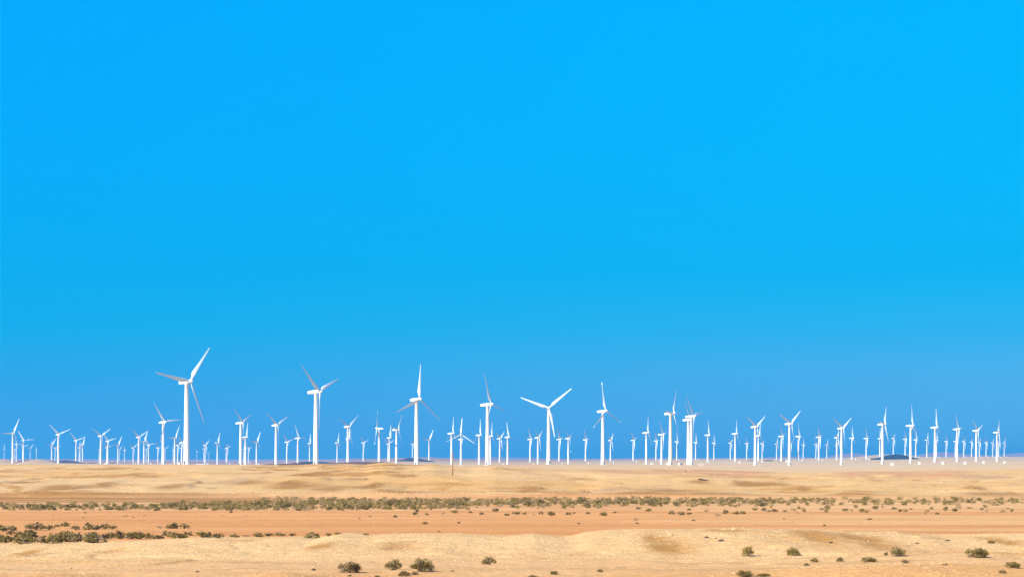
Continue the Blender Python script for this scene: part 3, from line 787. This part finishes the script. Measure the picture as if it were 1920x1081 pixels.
def shrub(px, row, w, h_, label, group, variants, name='desert_shrub', k_=None, rise=0.0):
    X, Y, Z = ground_hit(px, row)
    s = w * Y / F / 2
    me, st = variants[(k_ if k_ is not None else random.randrange(99)) % len(variants)]
    o = ob(name, None, loc=(X, Y, Z - 0.02), rot=(0, 0, random.uniform(0, 6.28)))
    o.scale = (s, s, h_ * Y / F / 1.0)
    tag(o, label, 'shrub', group)
    ob('foliage', me, o); ob('stems', st, o)
    return o
FG = [(654, 1073, 48, 25, 'largest dark green foreground shrub, left of the paired shrubs, casting a short shadow'),
      (738, 1067.5, 34, 19, 'dome-shaped green shrub just left of the wide paired shrub in the foreground'),
      (790, 1071, 52, 21, 'wide green foreground shrub, right one of the close pair near the bottom'),
      (757, 1079.5, 26, 11, 'small green shrub in front of the close pair near the bottom edge'),
      (778, 1076.5, 16, 7, 'tiny shrub tucked in front of the wide paired shrub'),
      (655, 1079.5, 9, 5, 'tiny green tuft in front of the largest foreground shrub'),
      (917, 1057, 30, 13, 'lone olive shrub on the pink flat right of the close pair'),
      (1402, 1042, 25, 17, 'pointed green shrub on the bank, left of a similar round shrub'),
      (1487, 1040.5, 28, 16, 'round green shrub below the ochre hollows of the near bank'),
      (1684, 1042, 33, 18, 'rounded two-lobed olive shrub on the near bank right of the ochre hollows'),
      (1830, 1044.5, 48, 22, 'large spreading olive shrub on the pale bank near the right edge'),
      (1527, 1053.5, 16, 8, 'small green tuft between the round shrub and the two-lobed shrub'),
      (1575, 1052, 16, 7.5, 'low green tuft, middle one of three before the ochre hollows'),
      (1628, 1053, 36, 9.5, 'long low green shrub left of the two-lobed olive shrub'),
      (1697, 1055, 18, 7, 'small low shrub in front of the two-lobed olive shrub'),
      (1860, 1018, 17, 7, 'small dark shrub beside the ochre gully near the right edge'),
      (1512, 1059.5, 12, 5, 'tiny olive tuft below the small green tuft'),
      (1661, 1041, 10, 6, 'tiny shrub touching the two-lobed olive shrub on its left'),
      (1898, 1064, 34, 13, 'olive shrub with dry twigs at the right edge'),
      (1880, 1074, 15, 7.5, 'small green tuft below the twiggy shrub at the right edge'),
      (1040, 1076.5, 18, 9, 'small green shrub alone on the pink flat at bottom centre'),
      (1125, 1072, 13, 6, 'tiny pale shrub right of the lone bottom-centre shrub'),
      (1398, 1082, 38, 12, 'olive shrub cut by the bottom edge, left of the orange mound'),
      (1432, 1081, 30, 7, 'low spreading shrub at the foot of the orange mound'),
      (1772, 1058.5, 12, 4, 'tiny flat tuft on the orange mound'),
      (708, 1082, 12, 5, 'tiny tuft at the bottom edge below the close pair'),
      (1000, 1083, 22, 6, 'low tuft at the bottom edge left of centre')]
for i, (p, r_, w, h_, lb) in enumerate(FG):
    shrub(p, r_, w * 1.08, h_ * 1.1, lb, 'shrubs on the near bank', NEAR, k_=i)
CL = [(8, 995, 36, 14), (24, 994, 18, 12), (54, 990, 18, 10), (70, 993.5, 30, 18), (93, 992.5, 17, 10), (107, 987, 14, 6), (122, 986, 22, 10), (142, 993, 20, 12), (165, 992.5, 28, 15), (181, 992, 20, 11),
      (196, 991, 22, 11), (211, 991, 17, 10), (20, 1002, 18, 9), (35, 1003.5, 17, 10), (12, 1017, 30, 16), (40, 1018.5, 34, 18), (60, 1016.5, 24, 14), (85, 1017.5, 28, 16), (100, 1018, 24, 22), (116, 1016, 24, 16),
      (132, 1015.5, 22, 14), (150, 1013, 20, 8), (166, 1016, 30, 18), (181, 1015.5, 28, 18), (196, 1016, 14, 8), (208, 1009, 22, 13), (226, 1009.5, 28, 16), (246, 1010, 30, 14), (263, 1010, 26, 15), (281, 1009, 20, 10),
      (296, 1009.5, 28, 9), (326, 1008.5, 28, 13), (352, 1004, 22, 11), (380, 1007, 28, 16), (408, 1008, 26, 10), (440, 1006.5, 22, 8), (462, 1005.5, 22, 7), (484, 1005.5, 24, 10), (504, 1004.5, 22, 8),
      (527, 1004, 26, 8), (548, 1004.5, 15, 7), (586, 1008.5, 33, 13), (615, 1004, 15, 6), (633, 1001, 14, 4.5), (686, 1002.5, 13, 4.5), (300, 989.5, 14, 7), (325, 990, 32, 13), (346, 990, 20, 10), (0, 1010, 20, 14), (28, 1011, 22, 10), (52, 1008, 20, 11)]
rq = random.Random(3)
for _ in range(26):
    CL.append((rq.uniform(-4, 200), rq.uniform(1006, 1017), rq.uniform(18, 30), rq.uniform(11, 17)))
for _ in range(9):
    CL.append((rq.uniform(205, 400), rq.uniform(1004, 1009), rq.uniform(18, 28), rq.uniform(9, 13)))
for i, (p, r_, w, h_) in enumerate(sorted(CL)):
    shrub(p, r_, w * 1.15, h_ * 1.0, f'dark olive shrub beyond the near bank, {ordinal(i + 1)} from the left of its thicket', 'thicket behind the near bank', MIDV if i % 7 else DRYV if i % 2 else NEAR, k_=i)
IS = [(741, 969, 12, 5.5), (694, 968, 7, 3), (674, 972, 6, 2.5), (778, 964.5, 15, 8), (782, 959, 11, 7), (800, 965, 11, 5), (831, 963, 12, 6.5), (852, 961.5, 17, 8.5), (882, 961, 10, 4.5), (903, 964, 12, 5.5), (930, 959, 17, 8),
      (950, 965.5, 16, 5), (797, 982, 15, 5.5), (860, 980.5, 9, 4.5), (823, 996, 6, 3), (968, 964, 22, 8), (983, 964, 12, 6), (1001, 965, 8, 4), (1014, 963.5, 12, 6.5), (1034, 966, 22, 8.5), (1066, 964.5, 13, 7), (1076, 962, 9, 4),
      (1102, 963, 12, 4.5), (1132, 966, 22, 8.5), (1153, 961.5, 9, 3.5), (1192, 974.5, 15, 6), (1195, 981, 9, 4), (1197, 954, 13, 6), (1216, 958, 16, 6.5), (1259, 963.5, 15, 8), (1277, 965, 16, 7.5), (1292, 964, 13, 6), (1300, 976, 10, 4),
      (1085, 981.5, 8, 3.5), (1346, 967, 16, 8), (1360, 962.5, 15, 9), (1292, 956, 11, 5), (1392, 963, 14, 8), (1380, 964, 14, 6), (1415, 956, 14, 7), (1432, 957, 12, 8), (1452, 958.5, 18, 6), (1472, 959, 12, 4), (1508, 959, 9, 7),
      (1495, 961.5, 8, 3), (1541, 955, 12, 5), (1552, 951.5, 17, 7), (1585, 957, 14, 5), (1616, 957.5, 17, 6), (1640, 953, 13, 7), (1655, 951, 12, 6), (1676, 954, 14, 5), (1688, 959, 10, 6), (1708, 954, 9, 3), (1630, 973.5, 14, 4.5),
      (1546, 985.5, 8, 4), (1470, 973, 6, 2.5), (1746, 954, 10, 6), (1735, 961.5, 8, 3), (1757, 964, 11, 5), (1772, 954.5, 11, 5), (1791, 958.5, 16, 7), (1800, 953, 14, 6), (1841, 955.5, 11, 5.5), (1818, 952.5, 14, 4), (1890, 953.5, 8, 3),
      (160, 961, 7, 3), (237, 967.5, 6, 3), (231, 968.5, 5, 2), (101, 966.5, 5, 2.5), (250, 970, 5, 2), (156, 970.5, 6, 2.5), (417, 966, 4, 2), (461, 966.5, 8, 2.5), (433, 961, 8, 6), (270, 966.5, 5, 2)]
for i, (p, r_, w, h_) in enumerate(sorted(IS)):
    shrub(p, r_, w, h_, f'lone small shrub on the open pink wash, {ordinal(i + 1)} from the left of the scattered ones', 'scattered shrubs on the wash', MIDV if i % 9 else DRYV, k_=i)
# the crowded belt at the bluff foot
belt = []
def put(n, x0, x1, r0, r1, w0, w1, asp):
    for _ in range(n):
        belt.append((random.uniform(x0, x1), random.uniform(r0, r1), random.uniform(w0, w1), asp))
put(30, 0, 140, 950, 956.5, 10, 20, .50); put(14, 60, 260, 951, 957, 9, 18, .5); put(34, 200, 480, 949, 957.5, 12, 22, .52); put(30, 380, 500, 946, 954, 10, 18, .5)
put(62, 470, 700, 946, 956.5, 12, 22, .5); put(36, 690, 860, 943, 953.5, 10, 20, .52); put(30, 830, 960, 942, 949, 10, 18, .5)
put(52, 950, 1240, 942, 949, 11, 20, .5); put(20, 960, 1180, 948, 954, 9, 18, .5); put(34, 1220, 1460, 942, 949.5, 10, 18, .48); put(34, 1440, 1700, 940, 948, 10, 17, .48); put(26, 1690, 1920, 940, 947, 9, 16, .45)
put(8, 1380, 1640, 950, 962, 8, 16, .45)
belt.sort(key=lambda b: -b[2])
IND = 104
big_belt = sorted(belt[:IND])
n_dry = n_olive = 0
for i, (p, r_, w, asp) in enumerate(big_belt):
    if random.random() < (0.26 if p > 700 else 0.12):
        n_dry += 1
        shrub(p, r_, w, w * asp, f'straw-coloured dry shrub in the belt at the bluff foot, {ordinal(n_dry)} such from the left', 'dry shrubs of the belt', DRYV)
    else:
        n_olive += 1
        shrub(p, r_, w, w * asp * random.uniform(.85, 1.15), f'larger olive shrub in the belt at the bluff foot, {ordinal(n_olive)} such from the left', 'olive shrubs of the belt', MIDV)
# the rest of the belt: low scrub nobody could count
def scrub():
    pts = [(p, r_, w * .9, asp) for p, r_, w, asp in belt[IND:]]
    for n, x0, x1, r0, r1 in ((420, 480, 1000, 936, 946), (430, 960, 1450, 935, 945), (150, 1440, 1920, 934.5, 943), (120, 0, 480, 948, 956), (90, 0, 480, 944, 950), (120, 300, 500, 942, 954), (320, 480, 900, 941, 955), (30, 1300, 1920, 944, 962)):
        for _ in range(n):
            pts.append((random.uniform(x0, x1), random.uniform(r0, r1), random.uniform(6, 15), .5))
    rg = np.random.default_rng(5)
    P = np.array(pts)
    Y = np.clip((CAMZ - 0.05) * F / (P[:, 1] - HOR), 300, 600)
    X = (P[:, 0] - 960) / F * Y
    Z = height(X, Y)
    pg = np.array([[0.150, 0.107, 0.019], [0.195, 0.142, 0.035], [0.110, 0.080, 0.014], [0.25, 0.17, 0.078], [0.29, 0.20, 0.095], [0.22, 0.155, 0.065]])
    VV, CC = [], []
    for k_ in range(len(P)):
        s = P[k_, 2] * Y[k_] / F / 2; hh = P[k_, 2] * P[k_, 3] * Y[k_] / F
        sh = pg[rg.integers(6 if P[k_, 1] < 943 else 4)]
        for c_ in range(4):                      # four lumps to a bush
            cc = np.array([rg.uniform(-.6, .6) * s, rg.uniform(-.6, .6) * s, rg.uniform(.2, .6) * hh])
            n = 28
            d = rg.normal(size=(n, 3)); d /= np.linalg.norm(d, axis=1)[:, None]
            q = d * rg.uniform(.7, 1.05, (n, 1)) * np.array([s * .5, s * .5, hh * .45]) + cc
            q[:, 2] = np.maximum(q[:, 2], 0)
            q += np.array([X[k_], Y[k_], Z[k_]])
            up = d + rg.normal(size=(n, 3)) * .3; up /= np.linalg.norm(up, axis=1)[:, None]
            t1 = np.cross(up, rg.normal(size=(n, 3))); t1 /= np.linalg.norm(t1, axis=1)[:, None]; t2 = np.cross(up, t1)
            l = s * .17
            VV.append(np.stack([q - t1 * l, q + t2 * l * .8, q + t1 * l + up * l * .3], 1).reshape(-1, 3))
            CC.append(np.repeat(sh[None] * rg.uniform(.75, 1.3, (n, 1)), 3, 0))
    V = np.concatenate(VV); CC = np.concatenate(CC)
    Fc = np.arange(len(V)).reshape(-1, 3).tolist()
    me = mesh('scrub', V, Fc, M_leaf)
    a = me.color_attributes.new('leaf', 'FLOAT_COLOR', 'POINT')
    a.data.foreach_set('color', np.concatenate([np.array(CC), np.ones((len(CC), 1))], 1).ravel())
    tag(ob('scrub', me), 'low mixed scrub filling the belt at the bluff foot', 'scrub', kind='stuff')
scrub()

# ------------------------------------------------------------------ stones
M_stone = material('pale_stone', None, rough=0.9, var=0.15, scale=2.0, attr='stone', spec=0.2)
ICO_V = []
g_ = (1 + 5 ** .5) / 2
for a_, b_ in ((1, g_), (-1, g_), (1, -g_), (-1, -g_)):
    ICO_V += [(0, a_, b_), (a_, b_, 0), (b_, 0, a_)]
ICO_V = np.array(ICO_V) / math.sqrt(1 + g_ * g_)
def hull_faces(P):
    f = []
    n = len(P)
    for i in range(n):
        for j in range(i + 1, n):
            for k in range(j + 1, n):
                nn = np.cross(P[j] - P[i], P[k] - P[i])
                s_ = (P - P[i]) @ nn
                if np.all(s_ < 1e-6): f.append((i, j, k))
                elif np.all(s_ > -1e-6): f.append((i, k, j))
    return f
ICO_F = hull_faces(ICO_V)
def strew(name, seed, X, Y, s, pal, label):
    """One mesh of loose stones lying on the ground at X, Y with radii s."""
    rg = np.random.default_rng(seed)
    n = len(X)
    Z = height(X, Y)
    P = ICO_V[None] * (1 + 0.25 * rg.normal(size=(n, 12, 1))) * s[:, None, None] * np.stack([rg.uniform(.9, 1.7, n), rg.uniform(.8, 1.4, n), rg.uniform(.5, .9, n)], 1)[:, None, :]
    V = (P + np.stack([X, Y, Z + s * .25], 1)[:, None, :]).reshape(-1, 3)
    idx = (np.arange(n)[:, None, None] * 12 + np.array(ICO_F)[None]).reshape(-1, 3)
    me = bpy.data.meshes.new(name)
    me.vertices.add(len(V)); me.vertices.foreach_set('co', V.ravel())
    me.loops.add(idx.size); me.loops.foreach_set('vertex_index', idx.ravel().astype(np.int32))
    me.polygons.add(len(idx)); me.polygons.foreach_set('loop_start', np.arange(0, idx.size, 3, dtype=np.int32))
    me.materials.append(M_stone); me.update()
    pal = np.array(pal)
    c_ = np.repeat(pal[rg.integers(len(pal), size=n)] * rg.uniform(.85, 1.1, (n, 1)), 12, 0)
    a = me.color_attributes.new('stone', 'FLOAT_COLOR', 'POINT')
    a.data.foreach_set('color', np.concatenate([c_, np.ones((len(c_), 1))], 1).ravel())
    me.validate()
    tag(ob(name, me), label, 'gravel', kind='stuff')
def gravel():
    rg = np.random.default_rng(21)
    n = 40000
    Y = rg.uniform(172, 256, n); X = rg.uniform(-1, 1, n) * (Y * .222)
    den = fbm(X / 6, Y / 9, 3)
    bank = np.maximum(sstep(203, 214, Y), np.maximum(mound(X, Y, 32, 183, 14, 13, 1.2), np.maximum(mound(X, Y, -17, 176, 3.5, 6, 1.0), mound(X, Y, -34, 177, 4, 6, 1.0))))
    for cx, cy, rx, ry, dp in HOLL:
        bank = bank * (1 - mound(X, Y, cx, cy, rx, ry, 0.95, 1.2))
    keep = rg.random(n) < np.clip(bank * (0.6 + 1.1 * den), 0.02, 1)
    X, Y = X[keep], Y[keep]; n = len(X)
    s = 0.022 + 0.034 * rg.random(n) ** 3 + (rg.random(n) < 0.008) * 0.05 * rg.random(n)
    strew('gravel', 1, X, Y, s, [[.58, .43, .25], [.53, .37, .19], [.44, .26, .10], [.62, .49, .31], [.49, .32, .15]], 'loose pale gravel strewn over the near bank')
    # clods and chips on the sand bluff, thickest along broken ledges
    n = 16000
    Y = 596 + 300 * rg.random(n) ** 1.3; X = rg.uniform(-1, 1, n) * (Y * .225)
    den = fbm(X / 28 + 5, Y / 36 + 3, 4)
    led = np.minimum(np.abs(ledge(X, Y, 13, 61)), np.abs(ledge(X, Y, 77, 23)))
    keep = rg.random(n) < np.clip(0.12 + 1.3 * den + 0.8 * (led < 0.05), 0.03, 1)
    X, Y = X[keep], Y[keep]; n = len(X)
    s = 0.06 + 0.13 * rg.random(n) ** 3
    strew('gravel', 2, X, Y, s, [[.47, .28, .11], [.40, .22, .075], [.52, .34, .16], [.30, .16, .06], [.56, .40, .22]], 'small clods and chips scattered on the sand bluff')
    n = 1500
    Y = 285 + 270 * rg.random(n); X = rg.uniform(-1, 1, n) * (Y * .225)
    keep = rg.random(n) < np.clip(0.3 + 1.2 * fbm(X / 20, Y / 30 + 9, 3), 0.05, 1)
    X, Y = X[keep], Y[keep]; n = len(X)
    strew('gravel', 3, X, Y, 0.03 + 0.06 * rg.random(n) ** 2, [[.30, .16, .07], [.20, .12, .06], [.46, .28, .14], [.16, .12, .05]], 'sparse pebbles lying on the pink wash')
gravel()
M_rockp = material('pale_rock', (0.46, 0.30, 0.15), var=0.2, scale=4)
M_rockd = material('dark_rock', (0.07, 0.05, 0.04), var=0.25, scale=4)
def rock(px, row, w, h_, label, dark=False, slant=0.0):
    X, Y, Z = ground_hit(px, row)
    s = w * Y / F / 2
    rg = np.random.default_rng(int(px))
    v = []; f = []
    nu, nv_ = 10, 6
    for j in range(nv_ + 1):
        t = math.pi * j / nv_
        for i in range(nu):
            a = 2 * math.pi * i / nu
            k_ = 1 + .16 * rg.normal()
            v.append((s * k_ * math.sin(t) * math.cos(a), s * .7 * k_ * math.sin(t) * math.sin(a), h_ * Y / F * .6 * k_ * math.cos(t)))
    for j in range(nv_):
        for i in range(nu):
            f.append((j * nu + i, (j + 1) * nu + i, (j + 1) * nu + (i + 1) % nu, j * nu + (i + 1) % nu))
    o = ob('rock', mesh('rock', v, f, M_rockd if dark else M_rockp), loc=(X, Y, Z + h_ * Y / F * .2), rot=(0, R(slant), 0))
    tag(o, label, 'rock', 'rocks on the sand')
rock(1357, 993.5, 13, 4.5, 'flat pale rock on the near bank crest, left of two')
rock(1376, 992.5, 12, 4, 'flat pale rock on the near bank crest, right of two')
rock(1325, 1008, 9, 4, 'small dark-edged rock on the bank left of a jutting ledge', True)
rock(1338, 1009, 14, 5, 'jutting pale ledge rock on the near bank')
rock(1352, 1014, 11, 4, 'brown ledge rock below the jutting ledge rock', True)
rock(1257, 1004, 8, 7, 'upright pale boulder on the near bank above the ochre hollow')
rock(1777, 1013.5, 11, 2.2, 'thin dark stick-like stone on the pale bank near the right side', True)
rock(1720, 1019, 8, 2.2, 'thin dark stone on the bank left of the stick-like stone', True)
rock(588, 1069, 9, 4.5, 'small dark stone on the pale mound at the bottom left', True)
rock(1558, 1017, 9, 2.5, 'thin dark stone inside the ochre hollow', True)
rock(1253, 998, 5, 3, 'small pale stone on the bank crest')
rock(687, 898, 4, 3, 'tiny dark stone high on the sand bluff', True)
rock(1767, 905, 9, 3, 'small brown knob on the sand bluff at right')
rock(848, 1071, 8, 2.5, 'small grey stone on the pink flat', True)
rock(134, 1066, 4, 2.5, 'tiny dark stone on the flat at lower left', True)
rock(370, 1072, 7, 3, 'small dark stone on the pink flat at lower left', True)
rock(1321, 900, 24, 2.6, 'long dark shape lying slantwise on the sand bluff', True, 12)  # low dark flattened lump, tilted; what it represents is left open
rock(1186, 1018, 5, 4, 'white chip of stone on the middle of the near bank')

# ------------------------------------------------------------------ haze
def haze():
    x, y0, y1, z0, z1 = 17000, -400, 34500, -40, 104
    v, f = box(-x, x, y0, y1, z0, z1)
    m = bpy.data.materials.new('desert_haze')
    m.use_nodes = True
    t = m.node_tree
    t.nodes.clear()
    o_ = t.nodes.new('ShaderNodeOutputMaterial')
    p = t.nodes.new('ShaderNodeVolumePrincipled')
    p.inputs['Color'].default_value = (0.10, 0.555, 0.97, 1)
    p.inputs['Density'].default_value = 7.5e-5
    p.inputs['Anisotropy'].default_value = 0.2
    t.links.new(p.outputs[0], o_.inputs['Volume'])
    tag(ob('haze', mesh('haze', v, f, m)), kind='stuff', label='thin blue air over the desert plain')
haze()
